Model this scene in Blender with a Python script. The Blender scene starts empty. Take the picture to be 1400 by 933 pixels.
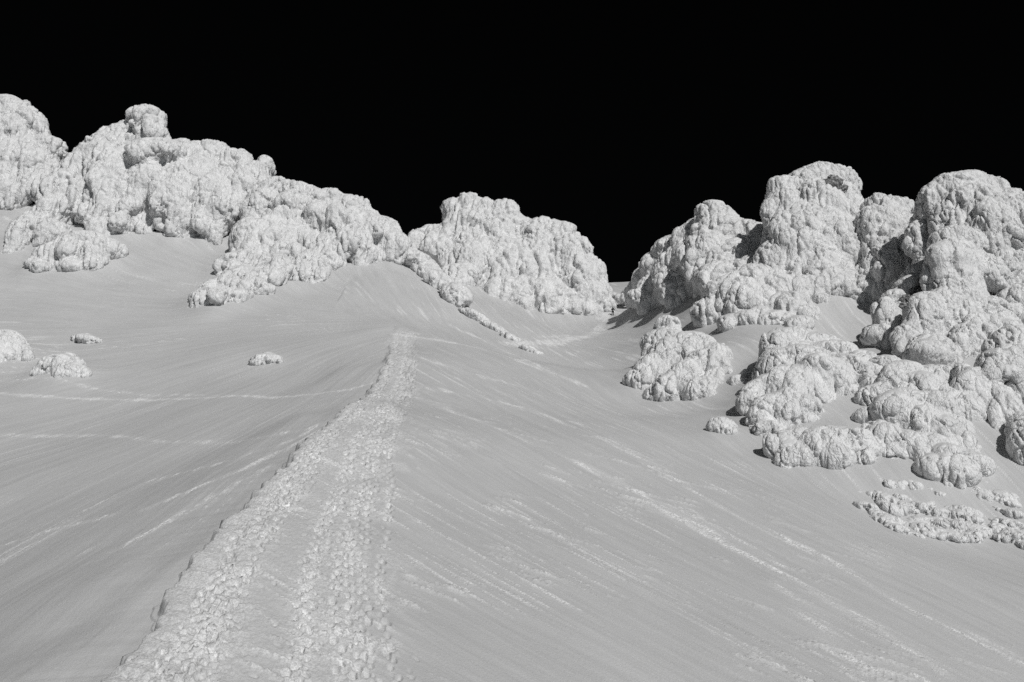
import bpy, bmesh, math, random
import numpy as np
random.seed(7); np.random.seed(7)
R_ = math.radians
SC = bpy.context.scene
COL = SC.collection

# ------------------------------------------------------------------ camera
F = 1361.0; PITCH = R_(15.0)
cam_d = bpy.data.cameras.new("camera"); cam = bpy.data.objects.new("camera", cam_d)
COL.objects.link(cam); SC.camera = cam
cam_d.sensor_width = 36.0; cam_d.lens = F / 1400 * 36.0
cam_d.clip_start = 0.5; cam_d.clip_end = 3000
cam.location = (0, 0, 0); cam.rotation_euler = (math.pi/2 + PITCH, 0, 0)
cP, sP = math.cos(PITCH), math.sin(PITCH)
def ray(px, py):
    u = (px-700)/F; v = (466.5-py)/F
    d = np.array([u, cP - v*sP, sP + v*cP]); return d/d[1]
def at(px, py, Y): return ray(px, py)*Y

# ------------------------------------------------------------------ noise
NT = 65536
_rs = np.random.RandomState(11)
TAB = _rs.rand(NT, 4).astype(np.float32)
def _h(ix, iy, iz): return ((ix*73856093) ^ (iy*19349663) ^ (iz*83492791)) & (NT-1)
def vnoise(p):                       # value noise, p (n,3) -> -1..1
    i = np.floor(p).astype(np.int64); f = (p-i).astype(np.float32); f = f*f*(3-2*f)
    r = 0
    for dx in (0, 1):
        wx = f[:, 0] if dx else 1-f[:, 0]
        for dy in (0, 1):
            wy = f[:, 1] if dy else 1-f[:, 1]
            for dz in (0, 1):
                wz = f[:, 2] if dz else 1-f[:, 2]
                r = r + wx*wy*wz*TAB[_h(i[:, 0]+dx, i[:, 1]+dy, i[:, 2]+dz), 0]
    return r*2-1
def fbm(p, o=3):
    a, s = 0, 1.0; n = 0
    for k in range(o):
        a = a + s*vnoise(p*(2.03**k)+17.3*k); n += s; s *= .5
    return a/n
def voro(p):                         # returns F1, F2, random value of the cell
    i = np.floor(p).astype(np.int64)
    b1 = np.full(len(p), 9.0, np.float32); b2 = b1.copy(); bid = np.zeros(len(p), np.int64)
    for dx in (-1, 0, 1):
        for dy in (-1, 0, 1):
            for dz in (-1, 0, 1):
                h = _h(i[:, 0]+dx, i[:, 1]+dy, i[:, 2]+dz)
                t = TAB[h]
                d = ((i[:, 0]+dx+.1+.8*t[:, 0]-p[:, 0])**2 + (i[:, 1]+dy+.1+.8*t[:, 1]-p[:, 1])**2
                     + (i[:, 2]+dz+.1+.8*t[:, 2]-p[:, 2])**2).astype(np.float32)
                m = d < b1
                b2 = np.where(m, b1, np.minimum(b2, d)); bid = np.where(m, h, bid); b1 = np.where(m, d, b1)
    return np.sqrt(b1), np.sqrt(b2), bid
def voro2(p):                        # 2-D, returns F1, F2, id, offset vector to the cell point
    i = np.floor(p).astype(np.int64)
    b1 = np.full(len(p), 9.0); b2 = b1.copy(); bid = np.zeros(len(p), np.int64); ox = b1*0; oy = b1*0
    for dx in (-1, 0, 1):
        for dy in (-1, 0, 1):
            h = _h(i[:, 0]+dx, i[:, 1]+dy, 5); t = TAB[h]
            ax = p[:, 0]-(i[:, 0]+dx+.1+.8*t[:, 0]); ay = p[:, 1]-(i[:, 1]+dy+.1+.8*t[:, 1])
            d = ax*ax+ay*ay; m = d < b1
            b2 = np.where(m, b1, np.minimum(b2, d)); bid = np.where(m, h, bid)
            ox = np.where(m, ax, ox); oy = np.where(m, ay, oy); b1 = np.where(m, d, b1)
    return np.sqrt(b1), np.sqrt(b2), bid, ox, oy
def sstep(x, a=0., b=1.):
    t = np.clip((x-a)/(b-a), 0, 1); return t*t*(3-2*t)
def v3(x, y, z=None):
    return np.stack([x, y, np.zeros_like(x) if z is None else z], 1)

# ------------------------------------------------------------------ terrain
def plane_pt(px, py):
    r = ray(px, py)                  # z = -.17(x+15)+.404y-17.95
    Y = (-17.95-2.55)/(r[2]+.17*r[0]-.404); return r*Y
CREST = [at(150, 933, 38), at(270, 750, 51.6), at(400, 620, 70.7), at(480, 550, 89), at(530, 490, 116), at(537, 455, 141)]
CREST.insert(0, CREST[0] + (CREST[0]-CREST[1])*1.2)
cy = np.array([c[1] for c in CREST]+[180, 400]); cx = np.array([c[0] for c in CREST]+[-16, -16]); cz = np.array([c[2] for c in CREST])
def xcrest(y):
    y = np.asarray(y, float)
    return (np.interp(y-3, cy, cx)+np.interp(y, cy, cx)+np.interp(y+3, cy, cx)+np.interp(y-6, cy, cx)+np.interp(y+6, cy, cx))/5
shared = [at(*a) for a in [
    (540, 444, 148), (600, 430, 166), (530, 374, 176), (400, 402, 168), (440, 395, 172), (250, 343, 184), (350, 400, 166),
    (150, 330, 186), (60, 350, 180), (0, 380, 172), (0, 290, 200), (700, 425, 196), (640, 402, 194), (770, 440, 205),
    (838, 431, 214), (800, 455, 198), (905, 430, 186), (870, 426, 200), (955, 400, 174), (880, 455, 170), (845, 389.5, 290), (845, 391, 265), (845, 396, 245), (600, 389, 300), (1000, 389, 300), (300, 392, 300), (1300, 392, 290)]]
shared += [np.array(p, float) for p in [(-130, 235, 98), (-60, 235, 92), (0, 245, 82), (70, 230, 74), (130, 200, 70), (30, 370, 50), (-150, 370, 50), (200, 350, 50), (-230, 150, 70), (220, 120, 55)]]
Rpts = CREST + shared + [plane_pt(*a) for a in [
    (350, 932, ), (560, 933), (700, 933), (880, 933), (1050, 933), (1230, 933), (1400, 933), (600, 800), (800, 800), (1000, 800), (1200, 800), (1400, 800),
    (600, 680), (760, 680), (900, 680), (1060, 680), (600, 560), (700, 560), (800, 580), (650, 490), (760, 500), (900, 600)]]
Rpts += [at(*a) for a in [(1000, 610, 99), (1150, 655, 93), (1300, 745, 84), (1400, 720, 87), (1060, 640, 95), (1035, 520, 118), (1025, 460, 133), (1170, 560, 105), (1340, 600, 99),
    (1400, 650, 94), (1350, 520, 112), (1190, 425, 148), (1140, 410, 150), (1190, 480, 132), (1300, 470, 126), (930, 555, 121), (985, 560, 112),
    (1000, 480, 128), (870, 500, 149), (1260, 500, 118), (1380, 440, 128), (960, 420, 160)]]
Rpts += [np.array(p, float) for p in [(0, 12, -17), (30, 12, -22), (70, 40, -20), (110, 60, -12), (-14, 14, -13)]]
Lpts = shared + [at(*a) for a in [(0, 933, 40), (100, 850, 46.7), (100, 760, 59.6), (0, 760, 66.5), (0, 650, 92), (0, 540, 124), (0, 450, 152), (200, 650, 82), (200, 800, 48.2),
    (300, 545, 114), (420, 560, 95), (300, 480, 135), (150, 450, 152), (420, 470, 135), (150, 545, 121), (100, 600, 106), (300, 430, 156)]]
Lpts += [np.array(p, float) for p in [(-60, 40, -19), (-40, 12, -24), (-120, 100, 12)]]
for c, f in zip(CREST, (1, 1, 1, 1, .8, .5, .08)):
    Lpts.append(np.array([c[0]-4.0, c[1], c[2]-.9*f])); Lpts.append(np.array([c[0]+4.0, c[1], c[2]-1.2*f]))
for c in CREST[:-1]:
    for P_, o_ in ((Rpts, -5), (Rpts, -11), (Lpts, -8)): P_.append(np.array([c[0]+o_, c[1], c[2]-.30*abs(o_)]))
class TPS:
    def __init__(s, P, lam=2e-4):
        P = np.array(P); s.c = P[:, :2]/100; n = len(P)
        A = np.zeros((n+3, n+3)); A[:n, :n] = s.k(s.c, s.c)+np.eye(n)*lam
        Q = np.c_[np.ones(n), s.c]; A[:n, n:] = Q; A[n:, :n] = Q.T
        s.w = np.linalg.solve(A, np.r_[P[:, 2], 0, 0, 0])
    def k(s, a, b):
        d = (a[:, None, 0]-b[None, :, 0])**2+(a[:, None, 1]-b[None, :, 1])**2
        return d*np.log(d+1e-9)*.5
    def __call__(s, x, y):
        out = np.empty(len(x)); q = np.c_[x, y]/100; n = len(s.c)
        for i in range(0, len(x), 60000):
            a = q[i:i+60000]; out[i:i+60000] = s.k(a, s.c)@s.w[:n] + s.w[n] + a@s.w[n+1:]
        return out
TR, TL = TPS(Rpts), TPS(Lpts)
def base_h(x, y, step=True):
    x = np.asarray(x, float).ravel(); y = np.asarray(y, float).ravel()
    t = x-xcrest(y)
    w = 5.0+3*sstep(y, 95, 130)+18*sstep(y, 140, 200)
    b = sstep(-t/w)
    z = TR(x, y)*(1-b)+TL(x, y)*b
    return z
_Y = np.arange(25, 310, .25)
def hit(px, py):
    r = ray(px, py); z = base_h(r[0]*_Y, _Y); k = np.nonzero(z >= r[2]*_Y)[0]
    Y = _Y[k[0]] if len(k) else 300.
    return r*Y

# -------------------------------- lines of crumbled rime and old tracks lying on the snow (px -> points on the ground)
LINES = [  # points, half width m, strength
 ([(609,556),(700,592),(783,630),(854,666),(976,736),(1098,804),(1194,859),(1290,923)], .6, .8),
 ([(783,576),(847,614),(930,662),(1008,707),(1079,743),(1143,775),(1226,826),(1336,878),(1400,912)], .5, .7),
 ([(564,524),(640,540),(712,556),(828,598),(900,640)], .8, .6),
 ([(545,457),(600,465),(680,481),(740,503),(800,528)], .9, .9),
 ([(700,470),(760,468),(810,458),(836,432)], 2.1, 1.),
 ([(735,461),(800,458)], .9, .7),
 ([(620,445),(660,462),(700,482),(745,505)], 1.0, .7),
 ([(575,490),(640,510),(720,530)], .8, .6),
 ([(0,540),(130,546),(250,547),(400,540),(480,528),(526,511)], .45, 1.),
 ([(0,522),(100,530),(200,540),(320,543)], .4, .6),
 ([(0,595),(120,597),(230,603),(330,598),(420,578),(500,545)], .5, .65),
 ([(0,742),(70,720),(150,700)], .5, .8),
 ([(120,692),(200,655),(300,628),(400,592),(490,548)], .5, .7),
 ([(200,690),(300,645),(380,608),(450,572),(495,545)], .5, .9),
 ([(130,760),(200,720),(300,665),(370,625)], .5, .7),
 ([(0,815),(60,775),(130,740)], .4, .5),
 ([(640,790),(700,806),(760,830)], .3, .0),
 ([(1060,800),(1120,860),(1180,930)], .8, .5),
 ([(900,690),(960,710),(1050,770)], 1.2, .5),
]
LW = []
for pts, w, s in LINES:
    if s <= 0: continue
    P = []
    for (a, b) in zip(pts[:-1], pts[1:]):
        n = max(1, int(math.dist(a, b)/25))
        for k in range(n): P.append(hit(a[0]+(b[0]-a[0])*k/n, a[1]+(b[1]-a[1])*k/n)[:2])
    P.append(hit(*pts[-1])[:2]); LW.append((np.array(P), w, s))
def line_field(x, y):
    out = np.zeros(len(x))
    wob = vnoise(v3(x*.25, y*.25))*.6
    for P, w, s in LW:
        lo = P.min(0)-4*w-1; hi = P.max(0)+4*w+1
        m = np.nonzero((x > lo[0]) & (x < hi[0]) & (y > lo[1]) & (y < hi[1]))[0]
        if not len(m): continue
        X, Yv = x[m], y[m]; d = np.full(len(m), 1e9)
        for a, b in zip(P[:-1], P[1:]):
            ab = b-a; L = ab@ab+1e-9
            t = np.clip(((X-a[0])*ab[0]+(Yv-a[1])*ab[1])/L, 0, 1)
            d = np.minimum(d, (X-a[0]-t*ab[0])**2+(Yv-a[1]-t*ab[1])**2)
        d = np.sqrt(d)+wob[m]*w*.8
        out[m] = np.maximum(out[m], s*np.exp(-(d/w)**2))
    return out
def trail_w(y): return np.interp(y, [30, 38, 52, 65, 71, 89, 116, 141, 146], [12.8, 11.8, 9.8, 8.4, 7.2, 5.4, 3.8, 3.6, 3.2])
def trail_mask(x, y):
    t = x-xcrest(y); w = trail_w(y)*(1+.16*vnoise(v3(x*.1, y*.3))+.08*vnoise(v3(x*.2+7, y*1.1)))
    r = .6*vnoise(v3(x*.9, y*.5+3))+.4*vnoise(v3(x*2.5, y*1.4))
    q = (w+.2-t)/(1.9+.08*w)+r*1.3
    return sstep(t, -.25, .15)*sstep(q, 0, 1)*(1-sstep(y, 143, 148))

def make_mesh(name, co, faces):
    me = bpy.data.meshes.new(name)
    n = len(co); k = faces.shape[1]
    me.vertices.add(n); me.vertices.foreach_set("co", np.ascontiguousarray(co, np.float32).ravel())
    me.loops.add(faces.size); me.loops.foreach_set("vertex_index", np.ascontiguousarray(faces, np.int32).ravel())
    me.polygons.add(len(faces))
    me.polygons.foreach_set("loop_start", np.arange(0, faces.size, k, dtype=np.int32))
    me.update(calc_edges=True)
    me.polygons.foreach_set("use_smooth", np.ones(len(faces), bool))
    return me
def sheet(name, keep, kind_mat):
    idx = np.arange(NU*NV).reshape(NV, NU)
    q = np.stack([idx[:-1, :-1], idx[:-1, 1:], idx[1:, 1:], idx[1:, :-1]], -1).reshape(-1, 4)
    q = q[keep]
    used = np.unique(q); mp = np.zeros(NU*NV, np.int64); mp[used] = np.arange(len(used))
    me = make_mesh(name, np.c_[X[used], Yg[used], Z[used]], mp[q])
    a = me.attributes.new("rough", 'FLOAT', 'POINT')
    a.data.foreach_set("value", np.clip(np.maximum(RM, TM*(.18+.32*dens)*(1-.6*smooth_strip)+.10*PR)+.5*fm*finh+.3*fm2+.7*fsh, 0, 1)[used].astype(np.float32))
    a = me.attributes.new("flow", 'FLOAT_VECTOR', 'POINT')
    a.data.foreach_set("vector", np.stack([FS, FT, streak], 1)[used].astype(np.float32).ravel())
    me.materials.append(kind_mat)
    o = bpy.data.objects.new(name, me); COL.objects.link(o); o["kind"] = "structure"
    return o

# ------------------------------------------------------------------ materials
class NB:
    def __init__(s, name):
        s.m = bpy.data.materials.new(name); s.m.use_nodes = True; s.t = s.m.node_tree; s.t.nodes.clear()
        s.out = s.n('ShaderNodeOutputMaterial'); s.b = s.n('ShaderNodeBsdfPrincipled')
        s.l(s.b.outputs[0], s.out.inputs[0])
    def n(s, ty, **k):
        nd = s.t.nodes.new(ty)
        for a, v in k.items(): setattr(nd, a, v)
        return nd
    def l(s, a, b): s.t.links.new(a, b)
    def math(s, op, a, b=None, c=None, clamp=False):
        nd = s.n('ShaderNodeMath', operation=op, use_clamp=clamp)
        for i, v in enumerate((a, b, c)):
            if v is None: continue
            if isinstance(v, (int, float)): nd.inputs[i].default_value = v
            else: s.l(v, nd.inputs[i])
        return nd.outputs[0]
    def noise(s, vec, scale, detail=3, rough=.55):
        nd = s.n('ShaderNodeTexNoise'); nd.inputs['Scale'].default_value = scale; nd.inputs['Detail'].default_value = detail
        nd.inputs['Roughness'].default_value = rough; s.l(vec, nd.inputs['Vector']); return nd.outputs['Fac']
    def voro(s, vec, scale, feature='F1'):
        nd = s.n('ShaderNodeTexVoronoi', feature=feature); nd.inputs['Scale'].default_value = scale
        s.l(vec, nd.inputs['Vector']); return nd.outputs['Distance']
    def mapr(s, v, a, b, c, d):
        nd = s.n('ShaderNodeMapRange'); nd.clamp = True
        s.l(v, nd.inputs[0])
        for i, x in enumerate((a, b, c, d)): nd.inputs[i+1].default_value = x
        return nd.outputs[0]
    def scl(s, vec, xyz):
        nd = s.n('ShaderNodeVectorMath', operation='MULTIPLY'); s.l(vec, nd.inputs[0]); nd.inputs[1].default_value = xyz
        return nd.outputs[0]
    def bump(s, h, dist, strength=1., nrm=None):
        nd = s.n('ShaderNodeBump'); nd.inputs['Distance'].default_value = dist; nd.inputs['Strength'].default_value = strength
        s.l(h, nd.inputs['Height'])
        if nrm: s.l(nrm, nd.inputs['Normal'])
        return nd.outputs[0]
    def grey(s, v):
        nd = s.n('ShaderNodeCombineColor')
        for i in range(3): s.l(v, nd.inputs[i])
        s.l(nd.outputs[0], s.b.inputs['Base Color'])
def snow_mat():
    b = NB("wind_packed_snow")
    geo = b.n('ShaderNodeNewGeometry').outputs['Position']
    fl = b.n('ShaderNodeAttribute', attribute_name="flow").outputs['Vector']
    ro = b.n('ShaderNodeAttribute', attribute_name="rough").outputs['Fac']
    sep = b.n('ShaderNodeSeparateXYZ'); b.l(fl, sep.inputs[0])
    cmb = b.n('ShaderNodeCombineXYZ'); b.l(sep.outputs[0], cmb.inputs[0]); b.l(sep.outputs[1], cmb.inputs[1]); flow = cmb.outputs[0]
    n1 = b.noise(b.scl(flow, (.07, 1.1, 1)), 1., 4, .6)
    n2 = b.noise(b.scl(flow, (.35, 4., 1)), 1., 4, .65)
    n3 = b.noise(geo, 9., 4, .7)
    big = b.noise(geo, .06, 3, .5)
    # bright crumbs scattered thinly along the flow
    cr = b.mapr(b.noise(b.scl(flow, (1.3, 9., 1)), 1., 3, .7), .63, .74, 0, 1)
    crm = b.math('MULTIPLY', cr, b.math('MULTIPLY', sep.outputs[2], .8))
    rr = b.math('MULTIPLY', ro, b.mapr(n3, .44, .56, .15, 1.25))
    v = b.math('ADD', b.mapr(n1, .3, .7, .42, .48), b.mapr(n2, .3, .7, -.02, .025))
    v = b.math('ADD', v, b.mapr(big, .3, .7, -.025, .025))
    v = b.math('ADD', v, b.math('MULTIPLY', rr, .27))
    v = b.math('ADD', v, b.math('MULTIPLY', crm, .10))
    v = b.math('ADD', v, b.mapr(b.noise(geo, 18., 4, .85), .35, .65, -.04, .04))
    b.grey(v)
    h = b.math('ADD', b.math('MULTIPLY', n1, .045), b.math('MULTIPLY', n2, .014))
    h = b.math('ADD', h, b.math('MULTIPLY', n3, .055))
    h = b.math('ADD', h, b.math('MULTIPLY', crm, .035))
    h = b.math('ADD', h, b.math('MULTIPLY', b.math('MULTIPLY', ro, b.voro(geo, 5.)), -.10))
    b.l(b.bump(h, .8, .8), b.b.inputs['Normal'])
    b.b.inputs['Roughness'].default_value = .62; b.b.inputs['Specular IOR Level'].default_value = .25
    return b.m
def rime_mat():
    b = NB("rime_ice")
    geo = b.n('ShaderNodeNewGeometry').outputs['Position']
    w = b.n('ShaderNodeVectorMath', operation='ADD'); b.l(geo, w.inputs[0])
    nz = b.n('ShaderNodeTexNoise'); nz.inputs['Scale'].default_value = .9; b.l(geo, nz.inputs['Vector']); b.l(nz.outputs['Color'], w.inputs[1])
    p = b.scl(w.outputs[0], (1, 1, .38))
    e1 = b.mapr(b.voro(p, 1.7, 'DISTANCE_TO_EDGE'), 0, .09, 0, 1)
    e2 = b.mapr(b.voro(p, 4.1, 'DISTANCE_TO_EDGE'), 0, .12, 0, 1)
    f = b.voro(p, 3.2)
    n = b.noise(b.scl(geo, (1, 1, .45)), 4., 5, .7)
    brk = b.mapr(b.noise(geo, .8, 2, .5), .42, .6, 0, 1)
    h = b.math('MULTIPLY', b.math('MULTIPLY', e1, brk), .09)
    h = b.math('ADD', h, b.math('MULTIPLY', e2, .03))
    h = b.math('ADD', h, b.math('MULTIPLY', f, -.06))
    h = b.math('ADD', h, b.math('MULTIPLY', n, .075))
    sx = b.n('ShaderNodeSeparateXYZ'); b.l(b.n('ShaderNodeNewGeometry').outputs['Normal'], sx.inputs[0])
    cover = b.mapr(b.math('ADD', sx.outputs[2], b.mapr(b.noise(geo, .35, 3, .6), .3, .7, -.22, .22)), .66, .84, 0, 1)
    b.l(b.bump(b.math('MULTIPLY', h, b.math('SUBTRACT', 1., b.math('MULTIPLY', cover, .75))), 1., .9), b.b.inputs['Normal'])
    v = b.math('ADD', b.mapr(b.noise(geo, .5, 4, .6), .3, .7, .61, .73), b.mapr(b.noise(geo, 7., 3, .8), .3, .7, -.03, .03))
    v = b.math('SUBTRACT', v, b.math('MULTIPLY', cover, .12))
    b.grey(v)
    b.b.inputs['Roughness'].default_value = .7; b.b.inputs['Specular IOR Level'].default_value = .2
    return b.m
def rock_mat():
    b = NB("bare_volcanic_rock")
    geo = b.n('ShaderNodeNewGeometry').outputs['Position']
    n = b.noise(geo, 2.2, 6, .75)
    b.grey(b.mapr(n, .40, .62, .03, .5))
    b.l(b.bump(n, .5, 1.), b.b.inputs['Normal']); b.b.inputs['Roughness'].default_value = .9
    return b.m
def plain(name, g, rough=.7):
    b = NB(name); geo = b.n('ShaderNodeNewGeometry').outputs['Position']
    b.grey(b.mapr(b.noise(geo, 30., 3, .6), .3, .7, g*.85, g*1.15)); b.b.inputs['Roughness'].default_value = rough; b.b.inputs['Specular IOR Level'].default_value = .1; return b.m
SNOW, RIME, ROCK = snow_mat(), rime_mat(), rock_mat()

# ------------------------------------------------------------------ rime covered rocks
def ico(sub):
    bm = bmesh.new(); bmesh.ops.create_icosphere(bm, subdivisions=sub, radius=1)
    v = np.array([q.co[:] for q in bm.verts]); f = np.array([[a.index for a in q.verts] for q in bm.faces]); bm.free(); return v, f
IV, IF = ico(3); JV, JF = ico(2)
def to_np(me):
    n = len(me.vertices); co = np.empty(n*3, np.float32); me.vertices.foreach_get("co", co)
    nr = np.empty(n*3, np.float32); me.vertices.foreach_get("vector", nr) if False else me.vertex_normals.foreach_get("vector", nr)
    return co.reshape(-1, 3).astype(np.float64), nr.reshape(-1, 3).astype(np.float64)
def set_co(me, co):
    me.vertices.foreach_set("co", co.astype(np.float32).ravel()); me.update()
RIMES = []
def rime(name, label, base, blobs, group=None, cat="rock", depth=.85, cell=1.0, bulge=1.0, lift=0., small=1.0, flute=1.0, Y0=None, shift=True):
    rel = 1.0 if small >= 1 else .95
    """blobs: (px, py, rx, ry, dY[, tilt]) - main masses; smaller swellings are scattered over them"""
    rnd = random.Random(sum(map(ord, label)))
    B = hit(*base); Yb = Y0 or B[1]
    vs, fs, nv = [], [], 0
    pxm = Yb/F
    def add_raw(v, F_):
        nonlocal nv
        vs.append(v); fs.append(F_+nv); nv += len(v)
    def add(c, r3, tilt, V_, F_):
        nonlocal nv
        v = V_*r3; ct, st_ = math.cos(tilt), math.sin(tilt)
        v = np.c_[v[:, 0]*ct+v[:, 2]*st_, v[:, 1], -v[:, 0]*st_+v[:, 2]*ct]
        vs.append(v+c); fs.append(F_+nv); nv += len(v)
    D_ = []; blobs = [list(b) for b in blobs]
    if group == 'rime masses on the right slope':                # these lean on one another
        for b in blobs: b[2] *= 1.1; b[3] *= 1.06; b[4] += 1.0
    bot = []
    for b in blobs:
        if any(c is not b and c[1] > b[1]+.3*b[3] and abs(c[0]-b[0]) < .75*(c[2]+b[2]*.3) for c in blobs): bot.append(False); continue
        bot.append(True); Yh = hit(b[0], b[1]+.62*b[3])[1]
        if Yh < 280: D_.append(Yh-.1*b[3]*pxm-(Yb+b[4]))
    sh = float(np.clip(np.median(D_), -7, 7)) if D_ else 0.
    if small < 1 or not shift: sh = 0.
    print("SHIFT", label[:50], round(Yb, 1), round(sh, 2))
    Yb += sh
    for b, q in zip(blobs, bot):
        Yh = hit(b[0], b[1]+.62*b[3])[1]
        lim = Yh-.1*b[3]*pxm-Yb
        if b[4] < -8 and not q: continue
        if q and Yh < 280 and small >= 1 and shift: b[4] = float(np.clip(lim, b[4]-3.5, b[4]+3.5))
        elif not q and Yh < 280: b[4] = float(max(min(b[4], lim+3), b[4]-4))
    fill = []
    for i_, a in enumerate(blobs):
        for b in blobs[i_+1:]:
            dd = math.hypot(a[0]-b[0], a[1]-b[1])
            if small >= 1 and dd < .5*(a[2]+b[2]+a[3]+b[3])*1.05 and dd > 12:
                fill.append(((a[0]+b[0])/2, (a[1]+b[1])/2, min(a[2], b[2])*.85, min(a[3], b[3])*.85, (a[4]+b[4])/2+1.2))
    nb = len(blobs)
    for bi, b in enumerate(list(blobs)+fill):
        px, py, rx_, ry_, dY = b[:5]; tl = R_(b[5]) if len(b) > 5 else 0
        Y = Yb+dY; m = Y/F; c = at(px, py, Y); r3 = np.array([rx_*m, depth*(rx_*ry_)**.5*m, ry_*m])
        add(c, r3*1.10, tl, IV, IF)
        if small >= 1: add(c+np.array([0, .75*r3[1]+.2*r3[2], -.45*r3[2]]), r3*np.array([.95, 1.1, .9]), tl, IV, IF)
        rm = r3[[0, 2]].min()
        n = 0 if bi >= nb else int((.75 if small >= 1 else 1)*bulge*min(40, 4+ (r3[0]*r3[2])/3.2))
        for k in range(n):
            d = np.array([rnd.gauss(0, 1), rnd.gauss(-.5, .8), rnd.gauss(.1, .9)]); d /= np.linalg.norm(d)+1e-9
            q = d*r3*.88; ct, st_ = math.cos(tl), math.sin(tl)
            q = np.array([q[0]*ct+q[2]*st_, q[1], -q[0]*st_+q[2]*ct])
            rr = min(rm*rnd.uniform(.25, .45), rnd.uniform(.8, 2.3))
            el = 1+flute*rnd.uniform(.3, 2.2)*max(0, .6-abs(d[2]))
            if d[2] > .5: rr = min(rr, rm*.3, 1.3)
            add(c+q, np.array([rr, rr*.9, rr*el]), tl+rnd.uniform(-.25, .25), JV, JF)
    if small >= 1 and flute > 0:
        x0 = sum(b[0] for b in blobs)/len(blobs); hw = max(abs(b[0]-x0)+b[2] for b in blobs)
        area = sum(b[2]*b[3] for b in blobs)*pxm*pxm
        for k in range(int(min(170, 4+area*.42*min(1, flute)))):
            b = rnd.choices(blobs, [q[2]*q[3] for q in blobs])[0]
            qx, qy = rnd.uniform(-.9, .9), rnd.uniform(-.8, .75)
            px, py = b[0]+qx*b[2], b[1]+qy*b[3]
            best = None
            for c in blobs:                                     # foremost mass at this spot
                e = ((px-c[0])/c[2])**2+((py-c[1])/c[3])**2
                if e < 1:
                    yy = Yb+c[4]-depth*(c[2]*c[3])**.5*pxm*1.1*math.sqrt(1-e)
                    if best is None or yy < best: best = yy
            if best is None: continue
            rr = rnd.choice((rnd.uniform(.55, 1.0), rnd.uniform(.9, 1.9)))*cell**.5; ln = rr*rnd.uniform(2.0, 4.2)*(.55+.45*min(1.6, flute))
            ln = min(ln, b[3]*pxm*1.0)
            dn = np.array([.55*(px-x0)/hw+rnd.gauss(0, .12), -.38+rnd.gauss(0, .1), -1.]); dn /= np.linalg.norm(dn)
            sx = np.cross(dn, [0, 1, 0]); sx /= np.linalg.norm(sx); sy = np.cross(sx, dn)
            v = IV*np.array([rr, rr*.95, ln]); v[:, :2] *= (1.12-.22*IV[:, 2:3])      # fatter head, thinner foot
            v = v[:, :1]*sx+v[:, 1:2]*sy-v[:, 2:3]*dn
            add_raw(v+at(px, py, best)+np.array([0, rr*(.45-.3*min(1, max(0, (Yb-105)/75))), 0])+dn*max(ln*.25, ln*1.0-(py-(b[1]-b[3]))*pxm), IF)
    me = make_mesh(name, np.concatenate(vs), np.concatenate(fs))
    o = bpy.data.objects.new(name, me); COL.objects.link(o)
    vf = max(.085, Yb*.00115)
    for vx, it in ((vf*2.6, (9 if Yb < 150 else 6) if small > .65 else 2), (vf, 2)):
        md = o.modifiers.new("r", 'REMESH'); md.mode = 'VOXEL'; md.voxel_size = vx
        ms = o.modifiers.new("s", 'SMOOTH'); ms.iterations = it; ms.factor = .5
    dg = bpy.context.evaluated_depsgraph_get(); me2 = bpy.data.meshes.new_from_object(o.evaluated_get(dg))
    o.modifiers.clear(); o.data = me2; me = me2; me.name = name
    co, nr = to_np(me)
    # relief: sweeping flutes, cauliflower swellings, small nodules
    def cells(P, s, zs, seed, warp=.5, pw=3.):
        q = P*np.array([1, 1, zs])/s+seed
        q = q+warp*np.stack([fbm(q*.6+3, 2), fbm(q*.6+13, 2), fbm(q*.6+29, 2)], 1)
        f1, f2, c = voro(q); e = f2-f1
        return (1-np.clip(f1/.9, 0, 1)**pw), TAB[c, 3]-.5, 1-sstep(e, 0, .10+.05*float(np.clip((Yb-105)/75, 0, 1)))
    steep = np.clip(1.15-np.abs(nr[:, 2])*1.2, 0, 1); flat = .2+.8*(1-sstep(nr[:, 2], .62, .88))
    nf = float(np.clip((Yb-105)/75, 0, 1)); am = .5+.5*nf; am2 = .4+.6*nf
    def billow(P, sx, sz, seed, warp):                         # rounded swellings with sharp furrows between them
        q = P/np.array([sx, sx, sz])+seed
        wv = np.stack([fbm(q*.55+5, 2), fbm(q*.55+15, 2), fbm(q*.55+25, 2)], 1)
        n = vnoise(q+warp*wv)+.35*vnoise(q*1.9+warp*wv+9)
        return np.clip(np.abs(n)*(4.2-1.7*nf), 0, 1)**.8
    # 1 draped flutes
    m1 = .3+.7*sstep(fbm(co/9+8, 2), -.3, .2)*steep*min(1.3, flute)
    h = am*m1*1.25*(billow(co, 2.1*cell, 8.*cell, 3.1, 1.3)-.5)*rel
    co = co+nr*h[:, None]; set_co(me, co); co, nr = to_np(me)
    # 2 swellings and plates with cracks
    m2 = .35+.65*sstep(fbm(co/5+3, 2), -.3, .25)
    d, r_, k = cells(co, 1.6*cell, .36, 7.7, .9, 3.)
    h = flat*(m2*(.14*d+(.10+.1*nf)*r_-(.30+.10*(1-nf))*k)+am2*.26*(billow(co, 1.05*cell, 2.9*cell, 11.3, 1.2)-.5))*rel
    co = co+nr*h[:, None]; set_co(me, co); co, nr = to_np(me)
    # 3 small crust
    d, r_, k = cells(co, .8*cell, .45, 1.7, .9, 4.)
    h = (.3+.7*sstep(fbm(co/3+31, 2), -.2, .3))*flat*(.04*d+.05*r_-.13*k)*rel + .05*(1+nf)*fbm(co*1.4, 4)*rel + .05*flat*(billow(co, .45, 1.0, 21.3, .8)-.5)*rel
    co = co+nr*h[:, None]; set_co(me, co)
    # keep only what stands out of the snow
    gz = base_h(co[:, 0], co[:, 1]); under = co[:, 2] < gz-1.6
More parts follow.
